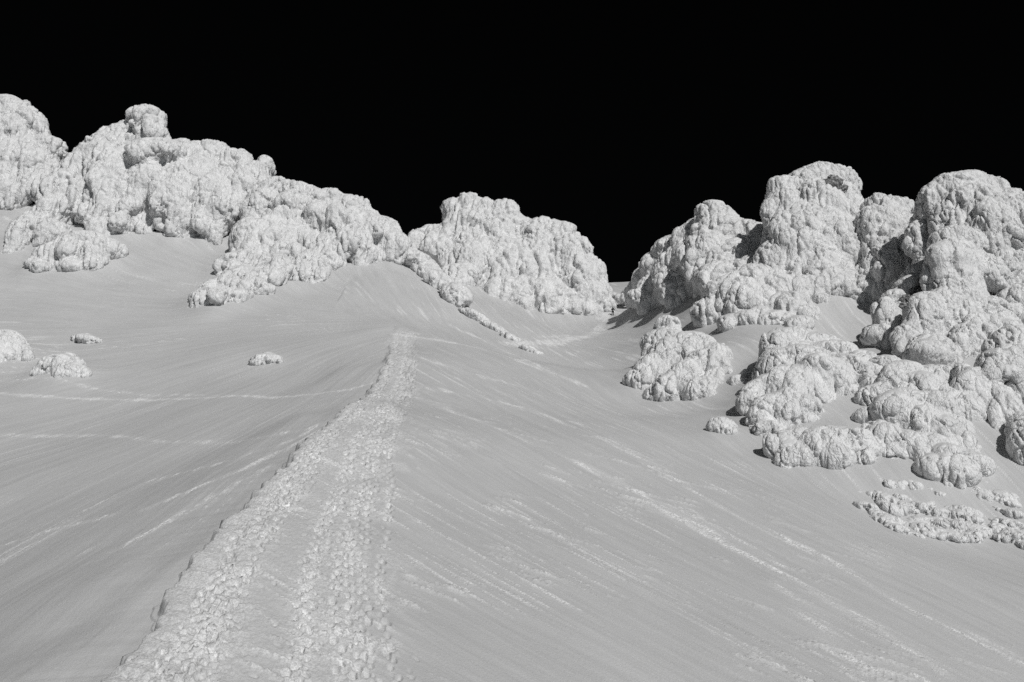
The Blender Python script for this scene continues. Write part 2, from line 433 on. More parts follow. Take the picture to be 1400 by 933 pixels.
    nq = len(me.polygons); li = np.empty(nq*4, np.int32)
    if len(me.loops) == nq*4:
        me.loops.foreach_get("vertex_index", li); q = li.reshape(-1, 4)
        keep = ~under[q].all(1); q = q[keep]; used = np.unique(q)
        mp = np.zeros(len(co), np.int64); mp[used] = np.arange(len(used))
        me = make_mesh(name, co[used], mp[q]); o.data = me
    me.polygons.foreach_set("use_smooth", np.ones(len(me.polygons), bool))
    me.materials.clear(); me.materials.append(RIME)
    o["label"] = label; o["category"] = cat
    if group: o["group"] = group
    RIMES.append((label[:40], Yb, len(me.vertices)))
    return o

# --- far left
rime("rime_crag", "tall snow plastered crag cut by the left edge, with a broken rounded top", (10, 285),
     [(8,165,36,36,6),(36,172,24,26,4),(62,205,24,20,3),(18,225,45,45,4),(50,240,34,40,2),(85,238,17,32,8),(20,262,40,22,0),(-30,200,50,70,6)], "rime crags along the skyline")
S = "rime crags along the skyline"
rime("rime_crag", "broad snow crag on the left crowned by a round flat-topped knob", (200, 330),
     [(200,164,27,19,6),(200,185,24,18,8),(165,195,32,25,8),(138,215,28,35,6),(108,240,22,38,5),(215,207,40,17,1),(250,215,30,25,7),(270,245,34,30,5),(300,250,30,30,6),(285,212,30,20,9),(318,225,30,22,8),
      (345,245,26,24,6),(364,224,10,12,7),(160,250,40,48,4),(198,288,26,26,3),(182,308,24,18,1),(205,262,38,40,2),(245,268,36,42,2),(290,285,36,44,2),(325,270,34,36,4),(285,315,26,20,-1),(250,300,20,24,0),
      (85,272,16,42,2,14),(58,300,14,36,-2,20),(30,318,15,28,-5,28),(118,280,20,44,1,8),(150,300,30,30,-1),(75,325,30,22,-3,40)], S, flute=1.2)
rime("rime_crag", "long snow encrusted ridge crag falling right from the knobbed crag to the slanting spine", (400, 398), Y0=172, blobs=
     [(380,262,24,20,14),(410,272,26,22,12),(445,278,28,20,12),(480,288,26,22,12),(360,290,26,34,10),(395,305,30,40,8),(345,335,30,38,4),(372,345,26,36,3,10),(330,368,26,24,0),(395,360,24,30,2),
      (432,312,26,36,8),(458,305,20,22,5),(470,330,26,34,5),(425,368,22,26,1),(450,350,24,28,4),(500,320,28,32,8),(520,318,26,22,10),(535,335,22,20,8),(555,345,16,16,8),(490,350,28,22,4),(530,355,22,14,3),(330,385,30,20,-9),(318,395,30,18,-16),(296,410,34,15,-22),(275,408,14,9,-21),(345,397,26,18,-14),(372,372,26,24,-8)], group=S, flute=1.2)
rime("rime_boulder", "low dome shaped snow boulder lying in front of the knobbed crag", (110, 372),
     [(112,340,42,25,2),(145,345,28,18,1),(80,350,34,18,1),(60,362,28,11,0),(95,366,22,9,-1)], cat="boulder", flute=.6)
rime("rime_outcrop", "narrow snow crusted spine slanting down from the long ridge crag towards the middle crag", (600, 412),
     [(575,362,22,15,6,25),(600,385,22,13,3,28),(622,402,22,14,0,25),(560,350,16,12,8)], cat="outcrop", flute=.5)
for lab, bl in (("topmost and biggest rime lump of the string below the slanting spine", (648,434,24,7,1.3,28)), ("second rime lump of the string below the slanting spine", (676,450,24,5.5,1.2,28)),
                ("third rime lump of the string, above the last one", (702,465,22,4.5,1.1,28)), ("last and smallest rime lump of the string, nearest the climbing track", (728,481,20,3.6,1.0,28))):
    rime("rime_outcrop", lab, bl[:2], [bl, (bl[0]-6, bl[1]-1, 6, 4, .2, 10), (bl[0]+6, bl[1]+4, 6, 3.5, -.3, 20)], "string of small rime lumps", cat="outcrop", flute=.2, cell=.6, small=.6, bulge=.5, depth=1.3)
rime("rime_outcrop", "low knobs of rime closing the gap behind the climber", (846, 412), [(850,408,9,7,2),(858,402,8,8,4),(838,404,7,6,5),(864,412,8,8,1)], cat="outcrop", flute=.3, cell=.6, small=.6, bulge=.6, Y0=219)
# --- middle
rime("rime_crag", "fluted snow crag standing alone in the middle of the skyline, left of the climber", (760, 436),
     [(590,328,28,20,12),(612,345,32,36,8),(625,288,20,18,10),(640,280,16,17,10),(660,290,18,20,10),(690,294,18,22,9),(640,315,30,30,8),(680,330,28,36,8),(712,318,20,22,10),
      (650,365,34,38,3),(625,385,24,24,0),(695,370,34,44,3),(742,318,20,22,8),(768,325,22,22,7),(735,355,30,42,5),(775,355,24,36,4),(793,345,16,22,5),(740,405,34,30,0),
      (790,385,24,36,2),(808,368,16,16,3),(822,382,8,7,3),(815,405,18,24,1),(690,405,30,24,0),(790,420,30,20,-1),(820,418,11,18,1)], S, flute=1.5)
# --- right of the gap
rime("rime_crag", "lumpy stepped snow crag rising right of the gap above the climber", (930, 410), Y0=172,
     blobs=[(975,300,25,26,12),(985,325,32,32,10),(945,325,24,20,18),(918,345,24,22,22),(900,365,22,22,26),(882,385,18,20,30),(868,402,14,16,33),(925,372,28,32,18),(895,400,26,22,24),(940,395,28,26,13),(875,412,16,12,30),(905,412,24,14,21),
      (965,350,32,32,5),(1020,325,30,24,8),(1045,345,26,32,5),(1000,360,34,30,3),(985,385,34,26,0),(1030,378,34,28,1)], group=S)
rime("rime_crag", "highest snow tower, with a patch of bare dark rock near its top", (1120, 412), Y0=160,
     blobs=[(1112,250,27,24,8),(1128,248,30,25,8),(1145,254,28,28,8),(1100,252,20,22,8),(1070,258,22,18,6),(1075,280,26,24,5),(1070,305,24,26,5),(1120,285,34,36,5),(1155,290,24,40,6),(1095,320,34,44,3),
      (1135,330,34,48,3),(1160,330,17,46,5),(1065,345,24,34,3),(1090,365,34,38,1),(1125,375,34,40,0),(1150,370,16,40,2),(1105,400,26,22,-1),(1060,375,22,30,1)], group=S, flute=1.7)
rime("rime_crag", "slender twin headed snow tower wedged between the highest tower and the big right dome", (1210, 425), Y0=151,
     blobs=[(1200,285,20,20,5),(1222,292,16,24,5),(1238,298,13,28,5),(1195,312,24,30,3),(1215,325,28,40,3),(1238,340,18,42,4),(1188,345,18,44,3),(1208,370,26,42,1),(1180,385,9,32,2),(1196,398,8,26,0),
      (1215,405,16,24,0),(1230,385,18,34,2),(1242,400,18,30,3)], group=S, flute=1.8)
rime("rime_crag", "big bulging snow dome standing highest beside the right edge of the view", (1300, 440), Y0=137,
     blobs=[(1282,285,26,38,8),(1300,262,28,26,8),(1325,255,26,22,8),(1352,262,26,22,8),(1380,278,24,20,6),(1330,295,36,36,5),(1365,300,36,36,3),(1400,305,30,40,3),(1310,300,30,36,6),(1345,325,36,26,2),(1385,335,34,26,2),
      (1400,370,40,44,4),(1360,370,34,34,6),(1275,325,20,36,8),(1385,410,34,36,2),(1350,405,20,30,5),(1330,345,44,40,2),(1345,385,40,40,2)], group=S)
rime("rime_crag", "leaning snow pillar in front of the big right dome", (1300, 440), Y0=124, shift=False,
     blobs=[(1305,335,30,24,3),(1300,362,28,30,1),(1308,390,28,26,0),(1325,375,22,36,3),(1320,412,24,22,0),(1290,425,26,28,-2),(1265,425,20,24,-3),(1262,450,20,28,-5),(1282,455,20,24,-4),(1250,462,14,22,-5)], group="rime masses on the right slope")
G2 = "rime masses on the right slope"
rk = rime("rime_crag", "slanting snow slab with dark bare rock showing under its right edge", (1235, 450), Y0=128, shift=False,
     blobs=[(1258,375,24,14,4,-35),(1240,395,22,14,2,-40),(1225,415,16,18,0,-20),(1215,440,13,26,-1,10),(1205,458,10,18,-2),(1232,440,16,24,0),(1222,465,16,16,-2)], group=G2, flute=1.3)
rime("rime_crag", "smooth shouldered snow buttress below the big dome near the right edge", (1350, 500), Y0=120,
     blobs=[(1345,430,28,24,3),(1335,455,26,26,0),(1320,468,20,24,-2),(1308,478,11,22,-4),(1345,475,20,30,-2),(1365,455,26,24,2),(1385,450,30,30,3),(1398,425,34,34,5),(1405,475,26,34,2),(1342,500,18,28,-3),(1378,470,24,30,0)], group=G2, flute=1.3, small=.8)
rime("rime_boulder", "pair of dark shaded round snow boulders at the right edge above a fluted foot", (1380, 540), Y0=106,
     blobs=[(1385,472,26,24,4),(1368,502,25,24,0),(1400,500,26,34,3),(1345,535,18,30,-1,-8),(1325,535,14,36,0,-12),(1368,560,18,30,-3,12),(1392,545,20,26,0),(1352,560,12,24,-2)], group=G2, cat="boulder", flute=1.3)
rime("rime_boulder", "round snow boulder cut by the right edge, lowest of those there", (1395, 620), Y0=99,
     blobs=[(1400,595,18,30,1),(1420,600,26,34,1)], group=G2, cat="boulder", flute=.8)
rime("rime_boulder", "squat ribbed snow boulder wedged below the leaning pillar", (1275, 510), Y0=114,
     blobs=[(1272,480,25,22,0),(1262,498,22,18,-1),(1290,495,18,20,1)], group=G2, cat="boulder")
rime("rime_mass", "large arched snow mass on the right slope with a snowfield on its crest", (1110, 560), Y0=110,
     blobs=[(1062,478,18,28,8,18),(1050,505,14,30,4,22),(1035,540,11,28,0,25),(1085,465,30,16,10),(1115,475,30,18,9),(1140,488,32,20,7),(1095,500,34,26,3),(1125,520,36,30,1),(1085,528,28,26,0),(1155,515,26,28,3),(1178,508,26,26,4),
      (1190,525,20,28,2),(1070,562,30,24,-4),(1050,570,18,18,-4),(1092,556,22,16,-3),(1150,542,14,14,-1),(1070,586,22,12,-6),(1046,590,13,15,-6),(1100,572,24,12,-3)], group=G2)
rime("rime_mass", "wide knobbly snow mass between the arched mass and the right edge boulders", (1250, 590), Y0=104,
     blobs=[(1212,510,22,22,8),(1235,520,28,24,5),(1262,540,30,28,3),(1235,560,32,26,0),(1265,575,32,28,-1),(1290,565,26,34,2),(1215,545,20,22,3),(1205,572,26,16,-1),(1198,548,22,20,3),(1295,590,22,22,0),(1280,525,24,24,6)], group=G2)
rime("rime_boulder", "wide flat bottomed snow boulder lowest in front of the arched mass", (1120, 646), Y0=94,
     blobs=[(1100,612,26,27,1),(1130,612,32,26,0),(1160,616,28,20,0),(1185,622,24,12,1),(1085,625,16,20,0),(1150,600,30,14,3),(1115,633,34,14,-1),(1150,634,30,10,0),(1180,612,24,16,1)], group=G2, cat="boulder")
rime("rime_boulder", "tilted snow boulder right of the wide flat bottomed boulder", (1225, 630), Y0=95.5,
     blobs=[(1205,595,22,17,1,25),(1222,608,22,18,0,30),(1232,618,16,16,0)], group=G2, cat="boulder")
rime("rime_boulder", "rounded snow hump at the lower right end of the massed boulders", (1285, 665), Y0=92.5,
     blobs=[(1275,618,26,22,2,20),(1298,635,26,24,0,25),(1310,650,20,18,0),(1270,635,18,18,0),(1325,640,16,22,2),(1255,612,22,20,2),(1310,610,22,20,3)], group=G2, cat="boulder")
rime("rime_boulder", "little snow lump tucked against the left foot of the flat bottomed boulder", (1058, 630), Y0=94.5,
     blobs=[(1058,612,11,15,0,-15),(1052,602,8,9,0)], group=G2, cat="boulder", bulge=.6, small=.7)
rime("rime_boulder", "small lone snow boulder standing clear on the slope", (988, 602),
     [(986,586,17,15,1,10),(996,592,10,10,0),(978,580,8,9,1)], cat="boulder", bulge=.8, small=.8)
rime("rime_boulder", "large ribbed snow boulder standing nearest the open slope below the gap", (930, 556),
     [(915,500,26,34,4,8),(945,495,34,38,5),(965,515,30,34,3),(895,512,22,26,2),(873,522,14,17,1),(930,530,28,24,0),(955,535,28,18,0),(905,470,22,18,8),(915,450,14,18,10),(980,500,16,30,5)], group=G2, cat="boulder", flute=1.3)
rime("rime_mass", "dome topped snow mass above the ribbed boulder, foot of the highest tower", (1000, 450), Y0=142,
     blobs=[(1030,385,30,22,4),(1000,405,30,26,2),(980,425,24,20,0),(1055,400,30,26,3),(1025,415,32,26,1),(1075,425,28,24,1),(1095,435,22,18,1),(1002,445,15,15,-2),(965,440,10,10,-1)], group=G2)
rime("rime_boulder", "flat scalloped snow boulder jutting below the dome topped mass", (1060, 455), Y0=134,
     blobs=[(1040,437,17,17,0,20),(1065,440,22,14,1),(1092,446,20,13,2)], group=G2, cat="boulder", bulge=.8)
rime("rime_outcrop", "crusted lumps filling the snow gully between ribbed boulder and arched mass", (1020, 530), Y0=118,
     blobs=[(1012,524,12,11,0),(1025,515,10,11,1),(1002,532,8,8,0)], group=G2, cat="outcrop", bulge=.6, small=.8)
rime("rime_outcrop", "low crust breaking out of the snow shelf under the arched mass", (1130, 590), Y0=101.5,
     blobs=[(1130,578,14,7,0),(1155,585,18,7,0),(1175,588,12,7,0)], group=G2, cat="outcrop", bulge=.5, small=.6)
# --- half buried patches low on the right
def patch(label, spots, grp):
    """low crust barely breaking the surface: many small lumps"""
    px, py = spots[0][:2]; B = hit(px, py)
    bl = []
    for (x_, y_, r) in spots:
        h_ = hit(x_, y_); bl.append((x_, y_+r*.10, r*1.3, r*.52, h_[1]-B[1]-.08, 22))
    return rime("rime_outcrop", label, (px, py), bl, grp, cat="outcrop", Y0=B[1], depth=1.7, bulge=.35, small=.55, cell=.6, flute=.3)
rp = random.Random(4)
def scatter(poly_c, n, rx_, ry_, tilt, rmin, rmax):
    o = []
    for k in range(n):
        a = rp.uniform(0, 6.28); q = rp.random()**.5; dx, dy = rx_*q*math.cos(a), ry_*q*math.sin(a); t_ = R_(tilt)
        o.append((poly_c[0]+dx*math.cos(t_)-dy*math.sin(t_), poly_c[1]+dx*math.sin(t_)+dy*math.cos(t_), rp.uniform(rmin, rmax)))
    return o
patch("wide patch of broken rime crust half buried low on the right slope", scatter((1256, 702), 85, 86, 33, 20, 5, 15), None)
patch("thin strip of rime lumps below the rounded snow hump", scatter((1358, 682), 20, 34, 14, 38, 5, 12), None)
patch("lowest strip of rime lumps touching the right edge", scatter((1380, 730), 26, 40, 14, 25, 5, 12), None)
# --- left field
rime("rime_boulder", "rounded snow boulder cut by the left edge, in the open left snowfield", (10, 502),
     [(8,474,24,22,2),(22,480,15,20,1),(2,488,22,14,0),(-20,480,24,24,2)], cat="boulder", flute=.9)
rime("rime_boulder", "half buried snow boulder right of the one at the left edge, smooth snow tail behind", (80, 524),
     [(82,502,27,17,1),(62,512,18,11,0),(100,512,22,11,1),(90,492,16,10,3)], cat="boulder", flute=.5, bulge=.7)
patch("small flat crust of rime in the left snowfield above two boulders", [(120,465,13),(110,463,8),(131,466,9),(103,465,5),(122,461,7)], None)
patch("small lone crust of rime in the middle of the left snowfield", [(368,493,13),(355,496,10),(378,490,9),(348,499,6),(370,487,8),(384,495,6)], None)

# bare rock showing through: pieces set into the crags
def bare(parent, spots, Y0):
    rnd = random.Random(3)
    for (px, py, r, dY) in spots:                              # one ragged rock face per spot
        Y = Y0+dY; m = Y/F; c = at(px, py, Y); q = r*m
        v = IV*np.array([q, q*.7, q*.8])
        v = v*(1+.55*fbm(IV*2.2+px*.37, 3)[:, None]+.18*vnoise(IV*6+py)[:, None])
        me = make_mesh("bare_rock", v+c, IF); me.materials.append(ROCK)
        me.polygons.foreach_set("use_smooth", np.zeros(len(me.polygons), bool))
        o = bpy.data.objects.new("bare_rock", me); COL.objects.link(o); o.parent = parent; o["label"] = "dark bare rock showing through the rime"
def front_Y(o, px, py):
    me = o.data; co = np.empty(len(me.vertices)*3, np.float32); me.vertices.foreach_get("co", co); co = co.reshape(-1, 3)
    r = ray(px, py); d = np.hypot(co[:, 0]/co[:, 1]-r[0], co[:, 2]/co[:, 1]-r[2]); m = d < 4/F
    return float(co[m, 1].min()) if m.any() else None
tower = [o for o in bpy.data.objects if o.get("label", "").startswith("highest snow tower")][0]
def bare_on(o, lst, sink):
    sp = []
    for (px, py, r) in lst:
        Y = front_Y(o, px, py)
        if Y: sp.append((px, py, r, Y+sink-100))
    if sp: bare(o, sp, 100)
bare_on(tower, [(1139, 251, 14), (1152, 259, 8)], .9)
bare_on(rk, [(1262, 388, 11), (1252, 398, 9), (1242, 410, 10), (1270, 380, 8), (1236, 418, 7)], .1)

# ------------------------------------------------------------------ the snow surface
# drifts banked against every crag: how much crag stands near a spot
GX, GY, GS = -220., 20., 1.0
foot = np.zeros((330, 420)); low = np.full((330, 420), 9.)
for o in list(bpy.data.objects):
    if "category" in o and o.type == 'MESH' and o["category"] != "outcrop":
        me = o.data; co = np.empty(len(me.vertices)*3, np.float32); me.vertices.foreach_get("co", co); co = co.reshape(-1, 3)
        hh = co[:, 2]-base_h(co[:, 0], co[:, 1]); near_ = np.abs(hh) < 1.2; nl = hh < 3.5
        ii = np.clip(((co[:, 1]-GY)/GS).astype(int), 0, 329); jj = np.clip(((co[:, 0]-GX)/GS).astype(int), 0, 419)
        foot[ii[near_], jj[near_]] = 1
        np.minimum.at(low, (ii[nl], jj[nl]), np.maximum(hh[nl], 0))
def blur(a, n):
    for k in range(n):
        a = (a+np.roll(a, 1, 0)+np.roll(a, -1, 0))/3; a = (a+np.roll(a, 1, 1)+np.roll(a, -1, 1))/3
    return a
lift_ = np.where(low < 8, np.minimum(low, 2.6)+.35, 0)
bank = blur(1.25*blur(np.maximum(lift_, .7*foot), 1), 3)+.5*blur(foot, 9)
def bank_h(x, y):
    a = np.clip((y-GY)/GS-.5, 0, 328.99); b = np.clip((x-GX)/GS-.5, 0, 418.99)
    i = np.clip(a.astype(int), 0, 328); j = np.clip(b.astype(int), 0, 418); f = a-i; g = b-j
    return (bank[i, j]*(1-g)+bank[i, j+1]*g)*(1-f)+(bank[i+1, j]*(1-g)+bank[i+1, j+1]*g)*f
# adaptive sheet: columns are rays of constant x/y, rows of constant y (finer close to the viewer)
NU, NV = 1300, 1450
U = np.linspace(-.70, .70, NU); V = np.exp(np.linspace(math.log(13), math.log(345), NV))
UU, VV = np.meshgrid(U, V); X = (UU*VV).ravel(); Yg = VV.ravel()
t = X-(xcrest(Yg) + .30*vnoise(v3(Yg*1.3, Yg*0+8))+.12*vnoise(v3(Yg*4, Yg*0+5)) + .3*vnoise(v3(Yg*.35, Yg*0+3)))
Z = base_h(X, Yg)
side = sstep(-t, -.1, .3)                                    # 1 left of the crest
near = 1-sstep(Yg, 60, 140)
# broken wind lip along the crest
on = 1-sstep(Yg, 118, 143)
Z -= on*(.42+.30*near)*sstep(-t, 0, .22)*np.exp(-np.clip(-t, 0, None)/5.)
Z += on*.07*near*np.exp(-((t-.5)/.6)**2)*(t > -.05)
Z += bank_h(X, Yg)*sstep(Yg, 70, 90)
# broad wind shaping

TM = trail_mask(X, Yg)
RM0 = line_field(X, Yg)
# flow coordinates: right flank = fall line, left bowl = fan spreading from the head of the ridge
fd = np.array([.542, -.840])
qx_, qy_ = X-66, Yg+8
s1 = -np.hypot(qx_, qy_); t1 = np.arctan2(qy_, qx_)*95
rx, ry = X+11, Yg-150
rad = np.hypot(rx, ry); ang = np.arctan2(ry, rx)
s2, t2 = rad, ang*45
leftm = sstep(-t, 0, 1)*(1-sstep(Yg, 135, 165))+sstep(-(X+20), 0, 20)*sstep(Yg, 135, 165)
FS = np.where(leftm > .5, s2, s1+400); FT = np.where(leftm > .5, t2, t1)
brk = vnoise(v3(FS*.3, FT*3.2))+.6*vnoise(v3(FS*1.3+7, FT*6))
RM = np.clip(1.1*RM0**3*(.5+.5*sstep(brk, -.5, .3))+1.1*RM0*sstep(brk, .1, .6), 0, 1)
# wind scoured streaks
Z += .45*fbm(v3(FS/45, FT/11), 2)*sstep(Yg, 35, 70)+.07*fbm(v3(FS/9, FT/2.6), 2)
st = fbm(v3(FS*.05, FT*.9), 3)
st2 = fbm(v3(FS*.12+9, FT*2.6), 2)
streak = sstep(st, .05, .45)*sstep(fbm(v3(X/22+4, Yg/22), 2), -.25, .25)
Z += .05*st+.02*st2*streak
# sastrugi fins running out from the trail across the right slope
ca, sa = math.cos(R_(-20)), math.sin(R_(-20))
qs = X*ca+Yg*sa; qt = -X*sa+Yg*ca
fin = vnoise(v3(qs*.30, qt*3.0))+.55*vnoise(v3(qs*.8+5, qt*7.1))+.2*vnoise(v3(X*6, Yg*6))
wr = trail_w(Yg)
fm = (1-leftm)*sstep(t, -.1, 1.5)*(1-sstep(t, wr+18, wr+40))*(1-sstep(Yg, 75, 120))*sstep(fbm(v3(X/4+2, Yg/4), 2), -.05, .3)
finh = sstep(fin, .38, .95)
Z += .15*finh*fm
FSl = np.where(leftm > .5, .5, 1.)
fsp = vnoise(v3(FS*.10*FSl+40, FT*4.2))+.55*vnoise(v3(FS*.35+5, FT*9.5))+.25*vnoise(v3(X*5, Yg*5))*(1-sstep(Yg, 65, 105))
fsh = sstep(fsp, .48, .9)*sstep(fbm(v3(X/9+6, Yg/9), 2), -.12, .25)
Z += .035*fsh+.012*fsp
fm2 = (1-leftm)*(1-sstep(t, .8, 2.4))*sstep(t, -.1, .05)*(1-sstep(Yg, 60, 95))
fe = vnoise(v3(qs*.12, qt*2.4+vnoise(v3(X, Yg))*.3))
Z += .12*fe*fm2+.05*vnoise(v3(qs*.5, qt*7))*fm2
# crumbled rime on the lines
lump = 1-voro2(np.c_[X*1.6, Yg*1.3])[0]
Z += RM*(.06*lump+.04*vnoise(v3(X*4, Yg*4)))*(1-.75*sstep(Yg, 70, 120))
# trodden snow: broken plates and lumps
dens = np.clip(np.maximum.reduce([np.exp(-((t-c*wr)/(w*wr))**2) for c, w in ((.24, .10), (.57, .045), (.76, .06), (.93, .02))]), 0, 1)
dens = np.clip(dens*1.0 + .22 + sstep(Yg, 55, 85)*.4, 0, 1)*(.35+.65*sstep(fbm(v3(X/2.2, Yg/3), 2), -.45, .1))
f1, f2, cid, ox, oy = voro2(np.c_[X*2.3+vnoise(v3(X*3, Yg*3))*.45+vnoise(v3(X*.6, Yg*.6))*1.2, Yg*2.4+vnoise(v3(X*3.3+9, Yg*3))*.45])
tilt = (TAB[cid, 1]-.5)*2*ox+(TAB[cid, 2]-.3)*2*oy
lane0 = np.exp(-((t/wr-.22)/.15)**2)*(1-sstep(Yg, 60, 80))
Z += TM*dens*(.35+.65*lane0)*(.12*TAB[cid, 3]+.30*tilt - .03*(1-sstep(f2-f1, 0, .14)))
crumb = fbm(v3(X*2.6, Yg*6.5, X*0+.5), 3)+.6*(.5-np.abs(vnoise(v3(X*5.5, Yg*10))))
Z += TM*(.30+.5*dens)*.085*crumb
smooth_strip = TM*(1-sstep(Yg, 46, 58))*(np.exp(-((t/wr-.45)/.06)**2)+np.exp(-((t/wr-.02)/.07)**2))
Z = Z.reshape(NV, NU); PR = np.zeros((NV, NU))
# single boot prints stamped in strands that follow the ridge
def stamp(x, y, ang_, L, W, D):
    u0 = x/y; iu = (u0-U[0])/(U[1]-U[0]); iv = math.log(y/13)/math.log(345/13)*(NV-1)
    if not (8 < iu < NU-8): return
    du = int(L*1.6/y/(U[1]-U[0]))+2; dv = int(L*1.6/y/math.log(345/13)*(NV-1))+2
    a0, a1, b0, b1 = max(0, int(iv-dv)), min(NV, int(iv+dv)+1), max(0, int(iu-du)), min(NU, int(iu+du)+1)
    xx = UU[a0:a1, b0:b1]*VV[a0:a1, b0:b1]-x; yy = VV[a0:a1, b0:b1]-y
    c, s = math.cos(ang_), math.sin(ang_)
    p = (xx*c+yy*s)/W; q = (-xx*s+yy*c)/L
    r = np.sqrt(p*p+q*q)
    pit = -D*(1-sstep(r, .72, 1.0))*(.9+.5*q)
    rim = D*.35*np.exp(-((r-1.22)/.22)**2)*(.6-.5*q/np.maximum(r, .3))
    Z[a0:a1, b0:b1] += pit+rim
    PR[a0:a1, b0:b1] = np.maximum(PR[a0:a1, b0:b1], (1-sstep(r, .8, 1.3))*sstep(q, -.3, .5))
strands = [(.14, .02), (.20, .02), (.29, .02), (.55, .012), (.60, .012), (.71, .012), (.76, .015), (.82, .012), (.93, .02)]
for (c, jit) in strands:
    y = 31.0
    ph = random.random()*10; k = 0
    while y < 143:
        w = float(trail_w(y)); x = float(xcrest(y)) + w*(c+jit*math.sin(y*.21+ph)) + (.13 if k % 2 else -.13)+random.uniform(-.05, .05)
        if random.random() < .88:
            sc = random.uniform(.8, 1.7)
            stamp(x, y, random.uniform(-.35, .35)+.1, .24*sc, .14*sc, random.uniform(.10, .19)*(1+.25*(y > 80)))
        y += random.uniform(.40, .72); k += 1
for i in range(1100):                                           # stray prints and broken lumps
    y = 30+85*random.random()**1.3; w = float(trail_w(y)); c = random.choice((.25, .25, .6, .85, random.random()))
    x = float(xcrest(y))+w*(c+random.gauss(0, .06))
    if c > 0: stamp(x, y, random.uniform(-3, 3), random.uniform(.10, .26), random.uniform(.08, .18), random.uniform(-.03, .15))
Z = Z.ravel(); PR = PR.ravel()

tmf = TM.reshape(NV, NU); pf = (tmf[:-1, :-1] > .5).ravel()
# the upper part of the climbing track, across to the gap
uf = np.zeros(NU*NV)
for P, w, s in (LW[4],):
    d = np.full(NU*NV, 1e9)
    sel = np.nonzero((Yg > 140) & (Yg < 230) & (np.abs(X) < 45))[0]
    dd = np.full(len(sel), 1e9)
    for a, b in zip(P[:-1], P[1:]):
        ab = b-a; tt = np.clip(((X[sel]-a[0])*ab[0]+(Yg[sel]-a[1])*ab[1])/(ab@ab+1e-9), 0, 1)
        dd = np.minimum(dd, (X[sel]-a[0]-tt*ab[0])**2+(Yg[sel]-a[1]-tt*ab[1])**2)
    uf[sel] = dd < 1.8**2
pf |= (uf.reshape(NV, NU)[:-1, :-1] > .5).ravel()
sheet("snow_slope", ~pf, SNOW); sheet("path", pf, SNOW)

# ------------------------------------------------------------------ climber
def skin(name, V_, E_, Rr, mat, parent, sub=2):
    me = bpy.data.meshes.new(name); me.from_pydata(V_, E_, []); o = bpy.data.objects.new(name, me); COL.objects.link(o)
    m = o.modifiers.new("k", 'SKIN')
    for i, r in enumerate(Rr): me.skin_vertices[0].data[i].radius = (r, r) if not isinstance(r, tuple) else r
    me.skin_vertices[0].data[0].use_root = True
    s = o.modifiers.new("u", 'SUBSURF'); s.levels = sub; s.render_levels = sub
    dg = bpy.context.evaluated_depsgraph_get(); n = bpy.data.meshes.new_from_object(o.evaluated_get(dg))
    o.modifiers.clear(); o.data = n; n.name = name; n.materials.clear(); n.materials.append(mat)
    n.polygons.foreach_set("use_smooth", np.ones(len(n.polygons), bool)); o.parent = parent; return o
r_ = ray(838, 431.8); zz = base_h(r_[0]*_Y, _Y)+bank_h(r_[0]*_Y, _Y); CP = r_*_Y[np.nonzero((zz >= r_[2]*_Y) & (_Y > 120))[0][0]]
print("climber", CP, "height px ~", 1.75*F/CP[1])
per = bpy.data.objects.new("person", None); COL.objects.link(per); per.location = (CP[0], CP[1], CP[2]-.02)
per["label"] = "tiny climber in dark clothing standing in the gap with arms out on trekking poles"; per["category"] = "person"
per.scale = (1.12,)*3
dark, dark2, skinm, mtl = plain("dark_jacket_fabric", .010), plain("dark_trouser_fabric", .014), plain("skin", .35), plain("pole_metal", .12, .4)
#      0 pelvis      1 waist      2 chest       3 neck base   4 neck        5 head        6 crown
V_ = [(0,0,.95),(0,.0,1.12),(0,-.02,1.32),(0,-.03,1.46),(0,-.05,1.53),(0,-.07,1.62),(0,-.06,1.71),
      (-.17,-.02,1.42),(-.30,-.06,1.18),(-.34,-.26,1.06),(-.345,-.33,1.04), (.17,-.02,1.42),(.30,-.06,1.18),(.34,-.26,1.06),(.345,-.33,1.04),
      (-.11,-.0,.88),(-.15,-.12,.52),(-.16,-.02,.10),(-.17,-.15,.05), (.11,0,.88),(.14,-.02,.50),(.15,.10,.10),(.16,-.03,.05)]
E_ = [(0,1),(1,2),(2,3),(3,4),(4,5),(5,6),(2,7),(7,8),(8,9),(9,10),(2,11),(11,12),(12,13),(13,14),(0,15),(15,16),(16,17),(17,18),(0,19),(19,20),(20,21),(21,22)]
Rr = [.13,.12,.14,.07,.05,.085,.06,.065,.045,.032,.03,.065,.045,.032,.03,.095,.06,.045,.04,.095,.06,.045,.04]
skin("body", V_, E_, Rr, skinm, per)
jk = [0,1,2,3,7,8,9,11,12,13]; mp = {a: i for i, a in enumerate(jk)}
skin("jacket", [V_[i] for i in jk], [(mp[a], mp[b]) for a, b in E_ if a in mp and b in mp], [Rr[i]+.03 for i in jk], dark, per)
tr = [0,15,16,17,19,20,21]; mp = {a: i for i, a in enumerate(tr)}
skin("trousers", [V_[i] for i in tr], [(mp[a], mp[b]) for a, b in E_ if a in mp and b in mp], [Rr[i]+.025 for i in tr], dark2, per)
for a, b in ((17, 18), (21, 22)):
    skin("boot", [V_[a], V_[b]], [(0, 1)], [.07, .065], dark, per)
